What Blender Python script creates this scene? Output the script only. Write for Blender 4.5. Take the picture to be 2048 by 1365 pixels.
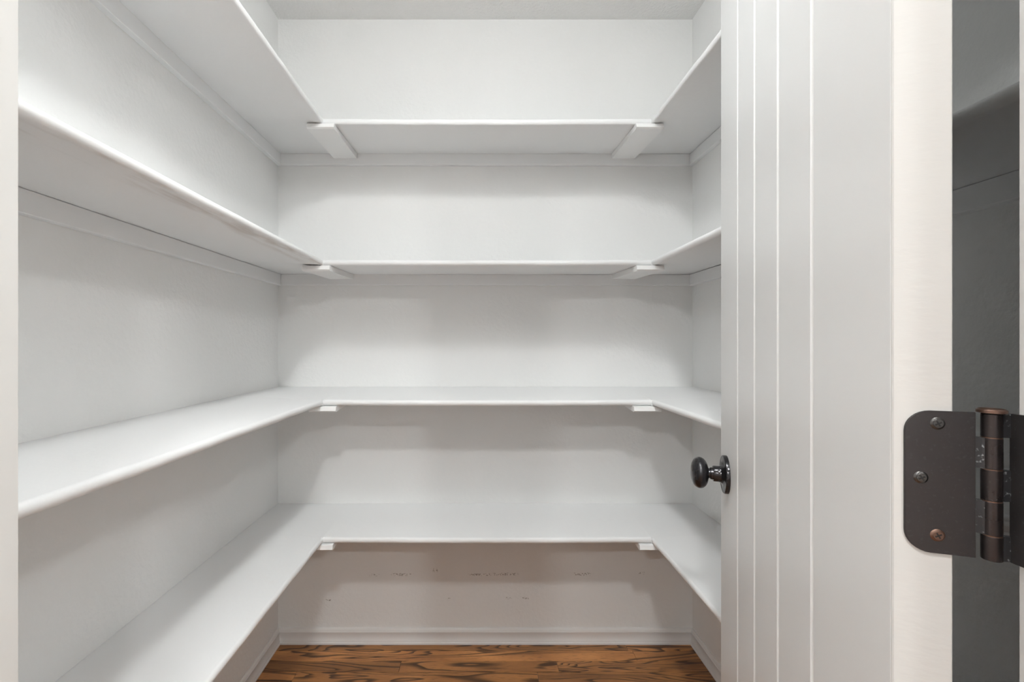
import bpy, bmesh, math, random
from mathutils import Vector, Matrix
random.seed(7)
S = bpy.context.scene
COL = S.collection
for o in list(bpy.data.objects): bpy.data.objects.remove(o)

# ------------------------------------------------------------------ camera, world, lights, exposure
CZ = 1.168                                   # lens height above the floor
cam_d = bpy.data.cameras.new('camera'); cam = bpy.data.objects.new('camera', cam_d); COL.objects.link(cam)
cam.location = (0, 0, CZ); cam.rotation_euler = (math.pi/2, 0, 0)
cam_d.sensor_fit = 'HORIZONTAL'; cam_d.sensor_width = 36; cam_d.lens = 36*920/2048
cam_d.shift_x = (1024-960)/2048; cam_d.shift_y = (687-682.5)/2048
cam_d.clip_start = .02; cam_d.clip_end = 50
S.camera = cam
w = bpy.data.worlds.new('world'); S.world = w; w.use_nodes = True
w.node_tree.nodes['Background'].inputs[0].default_value = (.6, .68, .8, 1)
w.node_tree.nodes['Background'].inputs[1].default_value = .3
S.view_settings.view_transform = 'Standard'; S.view_settings.look = 'None'
S.view_settings.gamma = 1; S.view_settings.use_curve_mapping = False
S.view_settings.exposure = 0.04

CEIL = 2.431
# glowing ceiling domes (x, y, radiance); the last four are unseen, added as fill
LAMPS = [(.03, .475, 120), (0, -.42, 225), (-1.1, -1.9, 350), (1.1, -1.9, 350), (-1.35, -.7, 60), (1.35, -.7, 200)]
LAMP_COLOR = (.968, .994, .99)
FILL = 8                                     # unseen area light added behind the viewer to lift the low shelves
wl = bpy.data.lights.new('hall_fill_light', 'AREA'); wl.shape = 'RECTANGLE'; wl.size = 1.8; wl.size_y = 1.25; wl.energy = FILL; wl.color = (.93, .97, 1)
wo = bpy.data.objects.new('hall_fill_light', wl); COL.objects.link(wo); wo.location = (-.2, -3.52, 1.45); wo.rotation_euler = (math.pi/2, 0, 0)

# ------------------------------------------------------------------ helpers
def link(name, me, mat=None, parent=None):
    o = bpy.data.objects.new(name, me); COL.objects.link(o)
    if mat: me.materials.append(mat)
    if parent: o.parent = parent
    return o
def obj(name, bm, mat=None, parent=None, smooth=0):
    me = bpy.data.meshes.new(name)
    bmesh.ops.remove_doubles(bm, verts=bm.verts, dist=1e-6)
    bmesh.ops.recalc_face_normals(bm, faces=bm.faces)
    bm.to_mesh(me); bm.free()
    if smooth:
        for p in me.polygons: p.use_smooth = True
        me.set_sharp_from_angle(angle=math.radians(smooth))
    return link(name, me, mat, parent)
def tag(o, label=None, cat=None, group=None, kind=None):
    if label: o['label'] = label
    if cat: o['category'] = cat
    if group: o['group'] = group
    if kind: o['kind'] = kind
    return o
def empty(name, loc=(0, 0, 0), parent=None):
    o = bpy.data.objects.new(name, None); COL.objects.link(o); o.location = loc; o.empty_display_size = .05
    if parent: o.parent = parent
    return o
def box(bm, x0, x1, y0, y1, z0, z1, bev=0, M=None):
    g = bmesh.ops.create_cube(bm, size=1)
    vs = g['verts']
    bmesh.ops.scale(bm, vec=(x1-x0, y1-y0, z1-z0), verts=vs)
    bmesh.ops.translate(bm, vec=((x0+x1)/2, (y0+y1)/2, (z0+z1)/2), verts=vs)
    if bev:
        es = list({e for v in vs for e in v.link_edges})
        r = bmesh.ops.bevel(bm, geom=es, offset=bev, segments=2, affect='EDGES', profile=.6)
        vs = list({v for f in r['faces'] for v in f.verts} | {v for v in vs if v.is_valid})
    if M: bmesh.ops.transform(bm, matrix=M, verts=[v for v in bm.verts if v.is_valid])
    return bm
def nb(): return bmesh.new()
def loft(bm, rings, cap=True):
    R = [[bm.verts.new(p) for p in ring] for ring in rings]
    n = len(R[0])
    for a, b in zip(R, R[1:]):
        for i in range(n):
            j = (i+1) % n
            bm.faces.new((a[i], a[j], b[j], b[i]))
    if cap:
        bm.faces.new(R[0]); bm.faces.new(R[-1][::-1])
    return bm
def lathe(bm, prof, M, seg=40, sy=1.0):
    """profile of (axial, radius); axis = local +Z, placed by M"""
    rings = []
    for k, r in prof:
        rings.append([M @ Vector((r*math.cos(2*math.pi*i/seg), sy*r*math.sin(2*math.pi*i/seg), k)) for i in range(seg)])
    return loft(bm, rings)
def prism(bm, pts, M, t):
    """2-D outline (a, b) extruded from local z=0 to t"""
    return loft(bm, [[M @ Vector((a, b, 0)) for a, b in pts], [M @ Vector((a, b, t)) for a, b in pts]])

# ------------------------------------------------------------------ materials
def mat(name):
    m = bpy.data.materials.new(name); m.use_nodes = True
    nt = m.node_tree; return m, nt, nt.nodes, nt.links, nt.nodes['Principled BSDF']
def paint(name, col, rough=.5, bump=.0, scale=60, detail=3, dist=.001, spec=.4, mottling=.03, stretch=(1, 1, 1), marks=None):
    m, nt, N, L, B = mat(name)
    B.inputs['Roughness'].default_value = rough
    B.inputs['Specular IOR Level'].default_value = spec
    tc = N.new('ShaderNodeTexCoord'); mp = N.new('ShaderNodeMapping'); mp.inputs['Scale'].default_value = stretch
    L.new(tc.outputs['Object'], mp.inputs[0])
    n1 = N.new('ShaderNodeTexNoise'); n1.inputs['Scale'].default_value = 3.1; n1.inputs['Detail'].default_value = 4
    L.new(tc.outputs['Object'], n1.inputs['Vector'])
    mx = N.new('ShaderNodeMix'); mx.data_type = 'RGBA'
    mx.inputs['A'].default_value = (*[c*(1-mottling) for c in col], 1); mx.inputs['B'].default_value = (*[min(1, c*(1+mottling)) for c in col], 1)
    L.new(n1.outputs['Fac'], mx.inputs['Factor'])
    last = mx.outputs['Result']
    if marks: last = marks(nt, tc.outputs['Object'], last)
    L.new(last, B.inputs['Base Color'])
    if bump:
        n2 = N.new('ShaderNodeTexNoise'); n2.inputs['Scale'].default_value = scale; n2.inputs['Detail'].default_value = detail
        L.new(mp.outputs[0], n2.inputs['Vector'])
        b = N.new('ShaderNodeBump'); b.inputs['Strength'].default_value = bump; b.inputs['Distance'].default_value = dist
        L.new(n2.outputs['Fac'], b.inputs['Height']); L.new(b.outputs[0], B.inputs['Normal'])
    return m
def mnode(nt, op, a, b=None, c=None):
    n = nt.nodes.new('ShaderNodeMath'); n.operation = op
    for i, v in enumerate((a, b, c)):
        if v is None: continue
        if isinstance(v, (int, float)): n.inputs[i].default_value = v
        else: nt.links.new(v, n.inputs[i])
    return n.outputs[0]
def sstep(nt, v, lo, hi, a=0.0, b=1.0):
    n = nt.nodes.new('ShaderNodeMapRange'); n.interpolation_type = 'SMOOTHSTEP'
    nt.links.new(v, n.inputs[0])
    for i, x in zip((1, 2, 3, 4), (lo, hi, a, b)): n.inputs[i].default_value = x
    return n.outputs[0]
def mixc(nt, fac, a, colb):
    n = nt.nodes.new('ShaderNodeMix'); n.data_type = 'RGBA'
    nt.links.new(fac, n.inputs['Factor']); nt.links.new(a, n.inputs['A']); n.inputs['B'].default_value = (*colb, 1)
    return n.outputs['Result']
def back_wall_marks(nt, co, last):
    """the row of pulled-paint scuffs and pencil-like nicks low on the back wall"""
    N, L = nt.nodes, nt.links
    sp = N.new('ShaderNodeSeparateXYZ'); L.new(co, sp.inputs[0]); x, y, z = sp.outputs
    nz = N.new('ShaderNodeTexNoise'); nz.inputs['Scale'].default_value = 190; nz.inputs['Detail'].default_value = 2; L.new(co, nz.inputs['Vector'])
    grain = sstep(nt, nz.outputs['Fac'], .52, .60)
    total_d = total_w = None
    for px0, px1, py, h in ((738, 760, 1151, 3.2), (778, 828, 1150, 4), (936, 985, 1150, 3.6), (984, 1038, 1149, 4), (1143, 1186, 1149, 4.5), (862, 876, 1141, 5), (1040, 1060, 1197, 3), (1010, 1024, 1197, 3), (895, 901, 1198, 2), (650, 664, 1201, 3), (1275, 1290, 1147, 4)):
        X0, X1, Z = (px0-960)/513, (px1-960)/513, CZ-(py-687)/513
        ax = mnode(nt, 'ABSOLUTE', mnode(nt, 'SUBTRACT', x, (X0+X1)/2)); az = mnode(nt, 'ABSOLUTE', mnode(nt, 'SUBTRACT', z, Z))
        m = mnode(nt, 'MULTIPLY', sstep(nt, ax, (X1-X0)*.3, (X1-X0)*.55, 1, 0), sstep(nt, az, h/513*.2, h/513, 1, 0))
        total_d = m if total_d is None else mnode(nt, 'MAXIMUM', total_d, m)
    dark = mnode(nt, 'MULTIPLY', mnode(nt, 'MULTIPLY', total_d, grain), .62)
    nz2 = N.new('ShaderNodeTexNoise'); nz2.inputs['Scale'].default_value = 150; L.new(co, nz2.inputs['Vector'])
    light = mnode(nt, 'MULTIPLY', mnode(nt, 'MULTIPLY', total_d, sstep(nt, nz2.outputs['Fac'], .6, .66)), .8)
    return mixc(nt, light, mixc(nt, dark, last, (.16, .12, .10)), (.95, .93, .9))
def underside_stain(nt, co, last):
    """bare wood shadowing through the paint along the front of the plank's underside"""
    N, L = nt.nodes, nt.links
    sp = N.new('ShaderNodeSeparateXYZ'); L.new(co, sp.inputs[0]); x, y, z = sp.outputs
    mp = N.new('ShaderNodeMapping'); mp.inputs['Scale'].default_value = (26, 4.5, 6); L.new(co, mp.inputs[0])
    nz = N.new('ShaderNodeTexNoise'); nz.inputs['Scale'].default_value = 1; nz.inputs['Detail'].default_value = 3; L.new(mp.outputs[0], nz.inputs['Vector'])
    m = mnode(nt, 'MULTIPLY', sstep(nt, x, -.585, -.535), sstep(nt, nz.outputs['Fac'], .45, .7))
    m = mnode(nt, 'MULTIPLY', m, sstep(nt, z, CZ+.2605, CZ+.2585))
    return mixc(nt, mnode(nt, 'MULTIPLY', m, .5), last, (.36, .27, .2))

WALL = (.87, .87, .862); WHITE = (.875, .88, .882)
M_wall = paint('wall_paint', WALL, .75, .55, 75, 3, .0022, spec=.15)
M_wallback = paint('back_wall_paint', WALL, .75, .55, 75, 3, .0022, spec=.15, marks=back_wall_marks)
M_ceil = paint('ceiling_paint', (.87, .866, .855), .85, .9, 95, 3, .004, spec=.1)
M_shelf = paint('shelf_paint', WHITE, .5, .35, 55, 3, .0012, spec=.3, mottling=.015, stretch=(1, 1, 1))
M_brace = paint('brace_paint', (.92, .92, .915), .5, .35, 55, 3, .0012, spec=.3, mottling=.02)
M_shelfstain = paint('shelf_paint_stained', WHITE, .5, .35, 55, 3, .0012, spec=.3, mottling=.015, marks=underside_stain)
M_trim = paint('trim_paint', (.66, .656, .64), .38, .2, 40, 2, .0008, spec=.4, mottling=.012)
M_base = paint('baseboard_paint', (.83, .82, .81), .45, .15, 50, 2, .0006, spec=.35, mottling=.02)
M_door = paint('door_paint', (.83, .833, .83), .36, .06, 30, 2, .0006, spec=.4, mottling=.008)
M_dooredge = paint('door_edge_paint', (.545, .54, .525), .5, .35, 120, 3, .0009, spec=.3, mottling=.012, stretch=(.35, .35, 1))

def metal(name, col, rough, metallic=.85, wear=0):
    m, nt, N, L, B = mat(name)
    B.inputs['Metallic'].default_value = metallic
    tc = N.new('ShaderNodeTexCoord')
    n = N.new('ShaderNodeTexNoise'); n.inputs['Scale'].default_value = 45; n.inputs['Detail'].default_value = 5; L.new(tc.outputs['Object'], n.inputs['Vector'])
    L.new(sstep(nt, n.outputs['Fac'], .3, .7, rough-.06, rough+.1), B.inputs['Roughness'])
    rgb = N.new('ShaderNodeRGB'); rgb.outputs[0].default_value = (*col, 1)
    last = rgb.outputs[0]
    if wear:
        n2 = N.new('ShaderNodeTexNoise'); n2.inputs['Scale'].default_value = 420; n2.inputs['Detail'].default_value = 3; L.new(tc.outputs['Object'], n2.inputs['Vector'])
        last = mixc(nt, mnode(nt, 'MULTIPLY', sstep(nt, n2.outputs['Fac'], .58, .72), wear), last, (.32, .34, .35))
    L.new(last, B.inputs['Base Color'])
    return m
M_knob = metal('dark_bronze_gloss', (.035, .034, .037), .2, .6)
M_bronze = metal('dark_bronze', (.05, .046, .047), .45, .7, .04)
M_barrel = metal('dark_bronze_barrel', (.05, .042, .042), .3, .85, .04)
M_chip = metal('worn_bronze_edge', (.04, .04, .043), .4, .6, .8)
M_copper = metal('rubbed_copper', (.17, .105, .08), .35, .9)
M_screw = metal('screw_steel', (.085, .082, .08), .3, .9, .2)
M_black = metal('screw_recess', (.01, .01, .01), .6, 0)

def wood():
    m, nt, N, L, B = mat('stained_oak')
    tc = N.new('ShaderNodeTexCoord'); oi = N.new('ShaderNodeObjectInfo')
    rnd = oi.outputs['Random']
    off = N.new('ShaderNodeCombineXYZ'); L.new(mnode(nt, 'MULTIPLY', rnd, 37.0), off.inputs[0]); L.new(mnode(nt, 'MULTIPLY', rnd, 11.3), off.inputs[1])
    add = N.new('ShaderNodeVectorMath'); add.operation = 'ADD'; L.new(tc.outputs['Object'], add.inputs[0]); L.new(off.outputs[0], add.inputs[1])
    def noise(sc, detail, dist=0, s=1):
        mp = N.new('ShaderNodeMapping'); mp.inputs['Scale'].default_value = sc; L.new(add.outputs[0], mp.inputs[0])
        n = N.new('ShaderNodeTexNoise'); n.inputs['Scale'].default_value = s; n.inputs['Detail'].default_value = detail
        n.inputs['Distortion'].default_value = dist; L.new(mp.outputs[0], n.inputs['Vector']); return n.outputs['Fac']
    field = noise((1.5, 13, 1), 1.6, .5)
    k = mnode(nt, 'ADD', mnode(nt, 'MULTIPLY', mnode(nt, 'FRACT', mnode(nt, 'MULTIPLY', rnd, 7.7)), 15), 5)
    ring = mnode(nt, 'FRACT', mnode(nt, 'MULTIPLY', field, k))
    line = mnode(nt, 'MULTIPLY', sstep(nt, ring, .45, .86), sstep(nt, ring, .88, .97, 1, 0))
    pore = noise((30, 420, 1), 2)
    pores = sstep(nt, pore, .55, .72)
    blot = noise((5, 14, 1), 4)
    cr = N.new('ShaderNodeValToRGB'); L.new(blot, cr.inputs[0])
    e = cr.color_ramp.elements
    e[0].position = .25; e[0].color = (.30, .125, .042, 1); e[1].position = .75; e[1].color = (.60, .275, .095, 1)
    tone = N.new('ShaderNodeHueSaturation'); L.new(cr.outputs[0], tone.inputs['Color'])
    L.new(sstep(nt, rnd, 0, 1, .68, 1.3), tone.inputs['Value'])
    c1 = mixc(nt, mnode(nt, 'MULTIPLY', line, .88), tone.outputs[0], (.035, .016, .009))
    c2 = mixc(nt, mnode(nt, 'MULTIPLY', pores, .6), c1, (.06, .027, .013))
    L.new(c2, B.inputs['Base Color'])
    B.inputs['Roughness'].default_value = .34; B.inputs['Specular IOR Level'].default_value = .45
    b = N.new('ShaderNodeBump'); b.inputs['Strength'].default_value = .3; b.inputs['Distance'].default_value = .0006
    L.new(mnode(nt, 'SUBTRACT', 1, mnode(nt, 'MAXIMUM', line, pores)), b.inputs['Height']); L.new(b.outputs[0], B.inputs['Normal'])
    return m
M_wood = wood()
M_sub, *_ = mat('dark_subfloor'); M_sub.node_tree.nodes['Principled BSDF'].inputs['Base Color'].default_value = (.03, .018, .01, 1)

# ------------------------------------------------------------------ room shell
XL, XR, YB, YF = -.7866, .8275, 1.793, .313      # pantry inside faces
JL, JR, HEAD = -.3137, .3665, 2.045               # door opening between the jambs
YH = .193                                         # hall side of the front wall
HX0, HX1, HY = -2.2, 2.2, -3.4
def struct(name, bm, m, label, cat, smooth=0):
    return tag(obj(name, bm, m, None, smooth), label, cat, kind='structure')
struct('wall_left', box(nb(), XL-.1, XL, YF, YB+.1, -.02, CEIL), M_wall, 'off-white textured left wall of the pantry behind the long left shelves', 'wall')
struct('wall_right', box(nb(), XR, XR+.1, YF, YB+.1, -.02, CEIL), M_wall, 'off-white textured right wall of the pantry, mostly behind the open door', 'wall')
struct('wall_back', box(nb(), XL, XR, YB, YB+.1, -.02, CEIL), M_wallback, 'off-white textured back wall facing the doorway, scuffed under the lowest shelf', 'wall')
fb = nb(); box(fb, HX0, JL-.02, YH, YF, -.02, CEIL); box(fb, JR+.02, HX1, YH, YF, -.02, CEIL); box(fb, JL-.02, JR+.02, YH, YF, HEAD+.02, CEIL)
struct('wall_front', fb, M_wall, 'painted wall around the pantry doorway, nearest the viewer', 'wall')
struct('wall_hall_left', box(nb(), HX0-.1, HX0, HY, YF, -.02, CEIL), M_wall, 'left wall of the hall behind the viewer', 'wall')
struct('wall_hall_right', box(nb(), HX1, HX1+.1, HY, YF, -.02, CEIL), M_wall, 'right wall of the hall behind the viewer', 'wall')
fb = nb(); box(fb, HX0-.1, -1.1, HY-.1, HY, -.02, CEIL); box(fb, .7, HX1+.1, HY-.1, HY, -.02, CEIL); box(fb, -1.1, .7, HY-.1, HY, -.02, .82); box(fb, -1.1, .7, HY-.1, HY, 2.08, CEIL)
struct('wall_hall_back', fb, M_wall, 'far wall of the hall behind the viewer', 'wall')
struct('ceiling', box(nb(), HX0-.1, HX1+.1, HY-.1, YB+.1, CEIL, CEIL+.1), M_ceil, 'pale orange-peel textured ceiling above the topmost shelf', 'ceiling')
fb = nb(); box(fb, -1.1, .7, HY-.07, HY-.02, .82, .87); box(fb, -1.1, .7, HY-.07, HY-.02, 2.03, 2.08); box(fb, -1.1, -1.05, HY-.07, HY-.02, .87, 2.03); box(fb, .65, .7, HY-.07, HY-.02, .87, 2.03)
struct('added_window_1', fb, M_trim, 'white frame of a window added for fill light, behind the viewer', 'window')  # unseen frame, added around the opening for the hall fill light
floor = struct('floor', box(nb(), XL, XR, YF, YB, -.05, -.016), M_sub, 'glossy dark-stained oak strip floor under the lowest shelf', 'floor')
struct('floor', box(nb(), HX0, HX1, HY, YF, -.05, 0), M_wood, 'stained oak hall floor on the near side of the doorway', 'floor')

# floor strips of the pantry, each a part of the floor
rows = [(1.746, YB)] + [(1.689-.057*i, 1.746-.057*i) for i in range(26)]
joints = {0: [.563], 1: [.578], 2: [-.289, .281], 3: [-.65, .203], 4: [-.38, .42]}
for r, (y0, y1) in enumerate(rows):
    y0 = max(y0, YF)
    if y1-y0 < .01: continue
    js = joints.get(r)
    if js is None:
        a = random.uniform(-.7, -.1); js = [a, a+random.uniform(.45, .8)]
    xs = [XL] + [j for j in js if XL < j < XR-.05] + [XR]
    for a, b in zip(xs, xs[1:]):
        bm = nb(); box(bm, a+.0004-(a+b)/2, b-.0004-(a+b)/2, -(y1-y0)/2+.0004, (y1-y0)/2-.0004, -.016, 0, .0009)
        o = obj('floor_plank', bm, M_wood, floor); o.location = ((a+b)/2, (y0+y1)/2, 0)

# baseboards: profile (out from wall, height)
BP = [(0, 0), (.0135, 0), (.0135, .007), (.0115, .009), (.0115, .014), (.0095, .018), (.008, .026), (.0078, .040), (.0095, .043), (.0095, .047), (.0075, .0485), (.0062, .0555), (.003, .059), (0, .0592)]
def baseb(name, fn, label):
    bm = nb(); loft(bm, [[fn(0, d, h) for d, h in BP], [fn(1, d, h) for d, h in BP]])
    return struct(name, bm, M_base, label, 'baseboard', 35)
baseb('baseboard_back', lambda e, d, h: (XL+d if not e else XR-d, YB-d, h), 'white moulded baseboard along the foot of the back wall')
baseb('baseboard_left', lambda e, d, h: (XL+d, YF if not e else YB-d, h), 'white moulded baseboard along the foot of the left wall')
baseb('baseboard_right', lambda e, d, h: (XR-d, YF if not e else YB-d, h), 'white moulded baseboard along the foot of the right wall')

# door frame: jamb with its stop and hall-side casing
def jamb(name, s, x, label):
    bm = nb(); box(bm, min(x, x+s*.02), max(x, x+s*.02), YH, YF, 0, HEAD, .0012)
    o = struct(name, bm, M_trim, label, 'door jamb', 30)
    b = nb(); box(b, min(x, x-s*.011), max(x, x-s*.011), YH+.045, YH+.078, 0, HEAD-.02, .001); obj('door_stop', b, M_trim, o)
    b = nb(); x0 = x+s*.005; x1 = x+s*.065; box(b, min(x0, x1), max(x0, x1), YH-.016, YH, 0, HEAD+.06, .004); obj('casing', b, M_trim, o)
    return o
jamb('trim_1', -1, JL, 'off-white painted door jamb at the left edge of the picture')
jamb('trim_2', 1, JR, 'off-white painted door jamb at the right edge, holding the hinge')
b = nb(); box(b, JL-.02, JR+.02, YH, YF, HEAD, HEAD+.02, .001)
hj = struct('trim_3', b, M_trim, 'head jamb over the pantry doorway', 'door jamb')
b = nb(); box(b, JL-.065, JR+.065, YH-.016, YH, HEAD+.06, HEAD+.12, .004); obj('casing', b, M_trim, hj)

# ------------------------------------------------------------------ shelves
T = .0195; YN = YF+.012                           # plank thickness, near ends of the side planks
def wob(a, s): return .0003*math.sin(a*17+s)+.0003*math.sin(a*41+s*2.3)
def side_board(s, xw, xi, zw_b, zw_n, zi_m, zi_n, ym, round_r, parent, m, seed, t=T):
    """plank along a side wall; z values are the underside; bull-nosed along its free edge up to the corner"""
    def ring(y, zw, zi, nose):
        pts = [(xw, zw), ]
        L_ = abs(xi-xw)
        n = 8
        r = round_r if nose else .0004
        w1 = wob(y, seed) if nose else 0
        for i in range(n+1):
            a = -math.pi/2+math.pi*i/n
            dx = r*math.cos(a); dz = (t/2)*(math.sin(a))
            if not nose: dz = -t/2 if i < n/2 else t/2
            pts.append((xi-s*(-r+dx)*-1*-1 if False else xi+s*r-s*dx+w1, zi+t/2+dz))
        pts.append((xw, zw+t))
        return [(x, y, z) for x, z in pts]
    rings = []
    n = 44
    for i in range(n+1):
        f = i/n; y = YN+(ym-YN)*f
        rings.append(ring(y, zw_n+(zw_b-zw_n)*f, zi_n+(zi_m-zi_n)*f + wob(y, seed+4)*.7, True))
    rings.append(ring(ym+.0008, zw_b, zi_m, False))
    rings.append(ring(YB-.001, zw_b, zw_b-.001, False))
    bm = nb(); loft(bm, rings)
    return obj('shelf_board', bm, m, parent, 40)
def back_board(x0, x1, yf, zw, zf, round_r, parent, seed, t=T):
    rings = []; n = 50; sag = .0022
    for i in range(n+1):
        f = i/n; x = x0+(x1-x0)*f
        dz = -sag*math.sin(math.pi*f)+wob(x, seed)*.5
        ring = [(x, YB-.001, zw)]
        for k in range(9):
            a = -math.pi/2+math.pi*k/8
            ring.append((x, yf+round_r-round_r*math.cos(a)+wob(x, seed+2), zf+dz+t/2+t/2*math.sin(a)))
        ring.append((x, YB-.001, zw+t))
        rings.append(ring)
    bm = nb(); loft(bm, rings)
    return obj('shelf_board', bm, M_shelf, parent, 40)

DS = dict(
 # level: wall-back, left (wall near, inner near), right (wall near, inner near), back front, thickness, braces (left centre, right centre, right-cleat gap)
 s4=dict(zb=.733, zf=.7185, ln=(.731, .716), rn=(.731, .716), t=.0185, br=(-.519, .553), lab='topmost white U-shaped pantry shelf, just under the ceiling', r=.005),
 s3=dict(zb=.267, zf=.2555, ln=(.2596, .2575), rn=(.2605, .2575), t=.0195, br=(-.534, .5545), lab='second white U-shaped pantry shelf from the top, above eye level', r=.009),
 s2=dict(zb=-.1885, zf=-.2045, ln=(-.1925, -.199), rn=(-.1925, -.2045), t=.0195, br=(-.513, .5455), lab='third white U-shaped pantry shelf from the top, just above the door knob', r=.009),
 s1=dict(zb=-.6430, zf=-.656, ln=(-.649, -.6590), rn=(-.648, -.6590), t=.0192, br=(-.524, .5645), lab='lowest white U-shaped pantry shelf, above the wooden floor', r=.008),
)
XIL, XIR, YS = -.5140, .5615, 1.5055
for i, (k, d) in enumerate(DS.items()):
    root = empty('pantry_shelf', (0, YB, CZ+d['zb'])); tag(root, d['lab'], 'shelf', 'U-shaped pantry shelves')
    root.location = (0, 0, 0)
    zb, zf, t = CZ+d['zb'], CZ+d['zf'], d['t']
    side_board(-1, XL+.0006, XIL, zb, CZ+d['ln'][0], zf, CZ+d['ln'][1], YS, d['r'], root, M_shelfstain if k == 's3' else M_shelf, i*3+1, t)
    side_board(1, XR-.0006, XIR, zb, CZ+d['rn'][0], zf, CZ+d['rn'][1], YS, d['r'], root, M_shelf, i*3+2, t)
    back_board(XIL-.0002, XIR+.0002, YS, zb, zf, d['r'], root, i*3+3, t)
    # cleats (square wooden battens) on the three walls
    ch, ct = .0415, .017
    def cleat(pts):          # list of two ends: ((x,y) wall side),((x,y) room side), z top
        bm = nb()
        rings = []
        for (wx, wy, rx, ry, z) in pts:
            c = .0014
            fx, fy = (rx-wx), (ry-wy); L_ = math.hypot(fx, fy); ux, uy = fx/L_, fy/L_
            rings.append([(wx, wy, z-ch), (rx-ux*c, ry-uy*c, z-ch), (rx, ry, z-ch+c), (rx, ry, z), (wx, wy, z)])
        loft(bm, rings); return obj('cleat', bm, M_shelf, root)
    g = .0008
    cleat([(XL+.0004, YN, XL+ct, YN, CZ+d['ln'][0]-g), (XL+.0004, YB-.0006, XL+ct, YB-.0006, zb-g)])
    cleat([(XR-.0004, YN, XR-ct, YN, CZ+d['rn'][0]-g), (XR-.0004, YB-.0006, XR-ct, YB-.0006, zb-g*2.2)])
    cleat([(XL+ct+.0004, YB-.0006, XL+ct+.0004, YB-ct, zb-g), (XR-ct-.0006, YB-.0006, XR-ct-.0006, YB-ct, zb-g*2.2)])
    # flat 1x4 braces under the corner seams
    for bx in d['br']:
        hw, bt = .0445, .0185
        y0, y1 = YS-.012, YB-ct-.0004
        za = zf+(zf-zb)*(.012/(YB-YS))-.0012; zc = zb-.0012
        bm = nb(); c = .004
        za2 = zf-.0012
        rings = [[(bx-hw, y0+.004, za2-.001), (bx-hw, y0, za2-bt+c), (bx-hw, y0+c*1.4, za2-bt), (bx-hw, y1, zc-bt), (bx-hw, y1, zc)],
                 [(bx+hw, y0+.004, za2-.001), (bx+hw, y0, za2-bt+c), (bx+hw, y0+c*1.4, za2-bt), (bx+hw, y1, zc-bt), (bx+hw, y1, zc)]]
        loft(bm, rings); obj('brace', bm, M_brace, root)

# ------------------------------------------------------------------ the open door
C = Vector((.304, .340)); ang = math.asin(.3123)
dv = Vector((math.sin(ang), math.cos(ang))); ev = Vector((math.cos(ang), -math.sin(ang)))     # along the door, through its thickness
TH, LEN, DB, DT = .0355, .679, .012, 2.03
def DP(v, u, z): return (C.x+dv.x*v+ev.x*u, C.y+dv.y*v+ev.y*u, z)
def strip(v0, v1, name, m, vg=.004, dep=.004, ends=(True, True)):
    """one board of the door: bevelled on both faces where it meets its neighbour"""
    a0 = vg if ends[0] else .0015; a1 = vg if ends[1] else .0015
    d0 = dep if ends[0] else .0015; d1 = dep if ends[1] else .0015
    e0 = .0009 if ends[0] else 0; e1 = .0009 if ends[1] else 0
    out = [(v0+e0, d0), (v0+a0+e0, 0), (v1-a1-e1, 0), (v1-e1, d1), (v1-e1, TH-d1), (v1-a1-e1, TH), (v0+a0+e0, TH), (v0+e0, TH-d0)]
    bm = nb(); loft(bm, [[DP(v, u, DB) for v, u in out], [DP(v, u, DT) for v, u in out]])
    return obj(name, bm, m, door)
bm = nb(); out = [(.004, .0062), (LEN-.004, .0062), (LEN-.004, TH-.0062), (.004, TH-.0062)]
loft(bm, [[DP(v, u, DB+.002) for v, u in out], [DP(v, u, DT-.002) for v, u in out]])
door = struct('door_1', bm, M_door, 'white plank door with vertical grooves, standing open into the pantry', 'door')
cuts = [0, .157, .2765, .397, .517, LEN]
for i, (a, b) in enumerate(zip(cuts, cuts[1:])):
    strip(a, b, 'stile' if i in (0, 4) else 'plank', M_door, ends=(i > 0, i < 4))
# wrapped hinge edge of the door
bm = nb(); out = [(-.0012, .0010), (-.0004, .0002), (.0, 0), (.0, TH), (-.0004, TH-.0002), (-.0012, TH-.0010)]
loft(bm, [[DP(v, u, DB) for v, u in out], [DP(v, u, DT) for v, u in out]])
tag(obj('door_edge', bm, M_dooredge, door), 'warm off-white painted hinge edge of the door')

# knob set
def axis_matrix(origin, z):
    z = Vector(z).normalized(); y = Vector((0, 0, 1)); x = y.cross(z).normalized()
    M = Matrix((x, y, z)).transposed().to_4x4(); M.translation = origin; return M
KZ = CZ-.264
for s, u in ((-1, 0), (1, TH)):
    M = axis_matrix(Vector(DP(.615, u, KZ)), (ev.x*s, ev.y*s, 0))
    kn = [(.0335, .0090)]
    for i in range(1, 24):
        a = math.pi*i/24
        kn.append((.0500-.0165*math.cos(a), max(.0030, .0312*math.sin(a)**.78)))
    kn += [(.0665, .0012)]
    bm = nb(); lathe(bm, kn, M, 48, 1.0)
    k = obj('door_knob', bm, M_knob, door, 60)
    if s < 0: tag(k, 'dark bronze egg-shaped knob')
    bm = nb(); lathe(bm, [(0, .0378), (.0055, .0378), (.0068, .0372), (.0075, .0362), (.0068, .0352), (.0075, .026), (.0095, .0195), (.0125, .0165)], M, 56)
    obj('rosette', bm, M_knob, k, 40)
    bm = nb(); lathe(bm, [(.006, .0175), (.013, .0163), (.016, .0158), (.0245, .0155), (.0255, .0150), (.0258, .0122), (.0300, .0118), (.0312, .0100), (.0345, .0098), (.036, .0125)], M, 40)
    obj('neck', bm, M_knob, k, 40)

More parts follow.
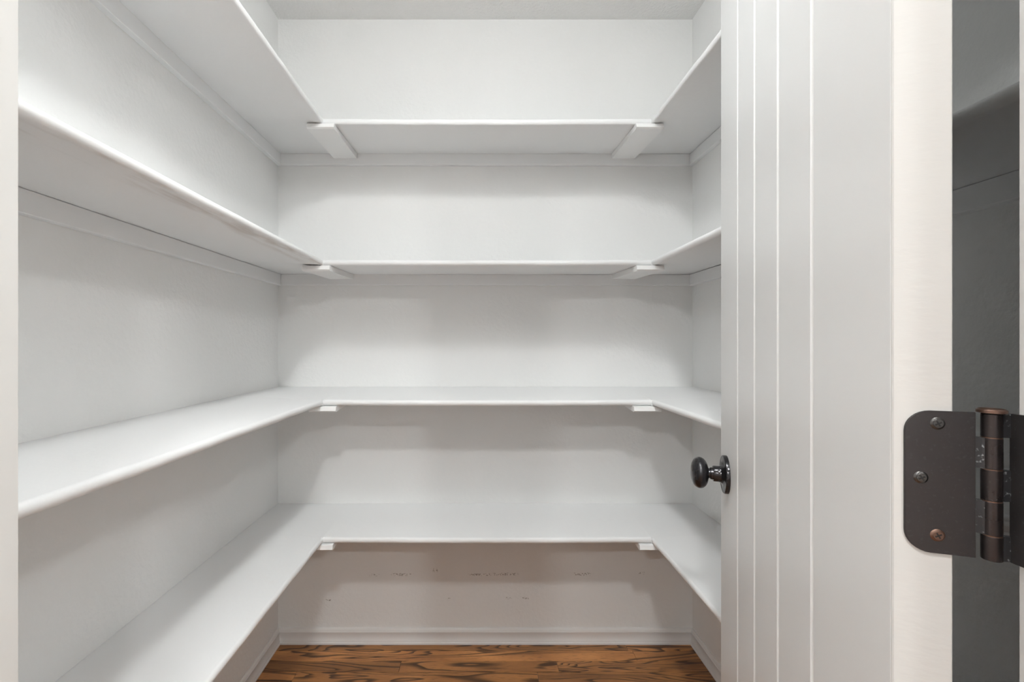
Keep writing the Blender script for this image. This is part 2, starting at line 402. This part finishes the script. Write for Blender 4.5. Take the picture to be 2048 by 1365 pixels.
# hinge
HZ0, HZ1 = 1.0175, 1.1195; HM = (HZ0+HZ1)/2
kz = [HZ0 + (HZ1-HZ0)*f for f in (0, .172, .405, .62, .835, 1)]
hinge = empty('hinge', (0, 0, 0), door); tag(hinge, 'dark oil-rubbed bronze hinge with rounded leaves')
U0, UP = .0067, .0552                           # leaf outer edge, pin axis, along ev
PIN = Vector(DP(-.0035, UP, 0)).to_2d()
BR = .0055
def leaf_outline(w, r, z0, z1):
    """outline in (a, z), rounded at the a=0 corners, straight on the barrel side"""
    pts = [(r-r*math.sin(math.pi/2*i/8), z0+r-r*math.cos(math.pi/2*i/8)) for i in range(9)]
    pts += [(r-r*math.cos(math.pi/2*i/8), z1-r+r*math.sin(math.pi/2*i/8)) for i in range(9)]
    return pts + [(w, z1), (w, z0)]
WD = UP-U0-.0082
ol = leaf_outline(WD, .0152, HZ0, HZ1)
bm = nb()
loft(bm, [[DP(v, U0+a-c*.0003*(1 if a > .01 else -1), z) for a, z in ol] for v, c in ((-.0012, 0), (-.0027, 0), (-.0030, 1))])
obj('door_leaf', bm, M_bronze, hinge, 30)
# jamb leaf: on the jamb face, from the pin towards the hall
JX = JR-.0002; Wj = .049
ol2 = leaf_outline(Wj-.0034, .0152, HZ0, HZ1)
bm = nb(); loft(bm, [[(x, PIN.y-Wj+a, z) for a, z in ol2] for x in (JX, JX-.0024)])
obj('jamb_leaf', bm, M_bronze, hinge, 30)
Mz = Matrix.Translation((PIN.x, PIN.y, 0))
for j in range(5):
    z0, z1 = kz[j]+.0003, kz[j+1]-.0003
    bm = nb(); lathe(bm, [(z0, BR-.0004), (z0+.0004, BR), (z1-.0004, BR), (z1, BR-.0004)], Mz, 32)
    obj('knuckle', bm, M_barrel, hinge, 40)
    if j in (1, 3):      # tongue curling from the door leaf on to the barrel, paint-chipped
        sec = [DP(v, u, 0)[:2] for v, u in ((-.0012, UP-.0084), (-.0030, UP-.0084), (-.0052, UP-.0060), (-.0060, UP-.0046), (-.0036, UP-.0040), (-.0012, UP-.0052))]
    else:                # tongue from the jamb leaf
        sec = [(PIN.x+.0040, PIN.y-.0036), (JX-.0026, PIN.y-.0042), (JX, PIN.y-.0042), (JX, PIN.y-.0015), (PIN.x+.0050, PIN.y+.0012)]
    bm = nb(); loft(bm, [[(x, y, z) for x, y in sec] for z in (z0, (z0+z1)/2, z1)])
    tag(obj('knuckle_tongue', bm, M_chip, hinge), 'paint-flecked worn metal beside the knuckle')
for z in kz[1:5]:
    bm = nb(); lathe(bm, [(z-.0004, BR*.985), (z+.0004, BR*.985)], Mz, 32); obj('knuckle_ring', bm, M_copper, hinge)
bm = nb(); lathe(bm, [(HZ1, .0040), (HZ1+.0004, .0078), (HZ1+.0022, .0078), (HZ1+.0030, .0068), (HZ1+.0022, .0058), (HZ1+.0020, .001)], Mz, 32)
tag(obj('pin_head', bm, M_copper, hinge, 40), 'copper-worn round pin head')
for u, z, cop in ((.0256, 1.1106, 0), (.0161, 1.0711, 0), (.0256, 1.0305, 1)):
    M = axis_matrix(Vector(DP(-.0030, u, z)), (-dv.x, -dv.y, 0))
    bm = nb(); lathe(bm, [(-.0004, .0044), (.0001, .0044), (.0006, .0038), (.0008, .0031), (.0011, .0029), (.0012, .0004)], M, 28)
    sc = obj('screw', bm, M_copper if cop else M_screw, hinge, 40)
    bm = nb()
    for a in (.5, .5+math.pi/2):
        ca, sa = math.cos(a), math.sin(a); l_, h_ = .0021, .00045
        prism(bm, [(ca*l_-sa*h_, sa*l_+ca*h_), (-ca*l_-sa*h_, -sa*l_+ca*h_), (-ca*l_+sa*h_, -sa*l_-ca*h_), (ca*l_+sa*h_, sa*l_-ca*h_)], M @ Matrix.Translation((0, 0, .0010)), .0004)
    # crossed slot: kept inside the hinge as a dark inlay of the screw head
    me = bpy.data.meshes.new('screw_slot'); bm.to_mesh(me); bm.free(); link('screw_slot', me, M_black, hinge)

# ------------------------------------------------------------------ ceiling lamps: pantry and doorway, then the added hall fill
names = ('round flush ceiling lamp inside the pantry, above the doorway', 'round ceiling lamp in the hall just outside the doorway',
         'added left rear fill lamp in the hall behind the viewer', 'added right rear fill lamp in the hall behind the viewer',
         'added fill lamp in the hall to the left of the doorway', 'added fill lamp in the hall to the right of the doorway')
for i, (x, y, e) in enumerate(LAMPS):
    Md, nt, N, L, B = mat('lamp_diffuser'); B.inputs['Base Color'].default_value = (.9, .9, .88, 1)
    B.inputs['Emission Color'].default_value = (*LAMP_COLOR, 1); B.inputs['Emission Strength'].default_value = e
    r = empty('ceiling_lamp', (x, y, CEIL)); tag(r, names[i], 'lamp', 'ceiling lamps')
    bm = nb(); lathe(bm, [(0, .10), (-.010, .10), (-.014, .097), (-.014, .088), (-.003, .085)], Matrix(), 32); obj('base', bm, M_trim, r, 40)
    bm = nb(); lathe(bm, [(-.004, .0845), (-.040, .080), (-.058, .055), (-.064, .002)], Matrix(), 20); obj('diffuser', bm, Md, r, 60)
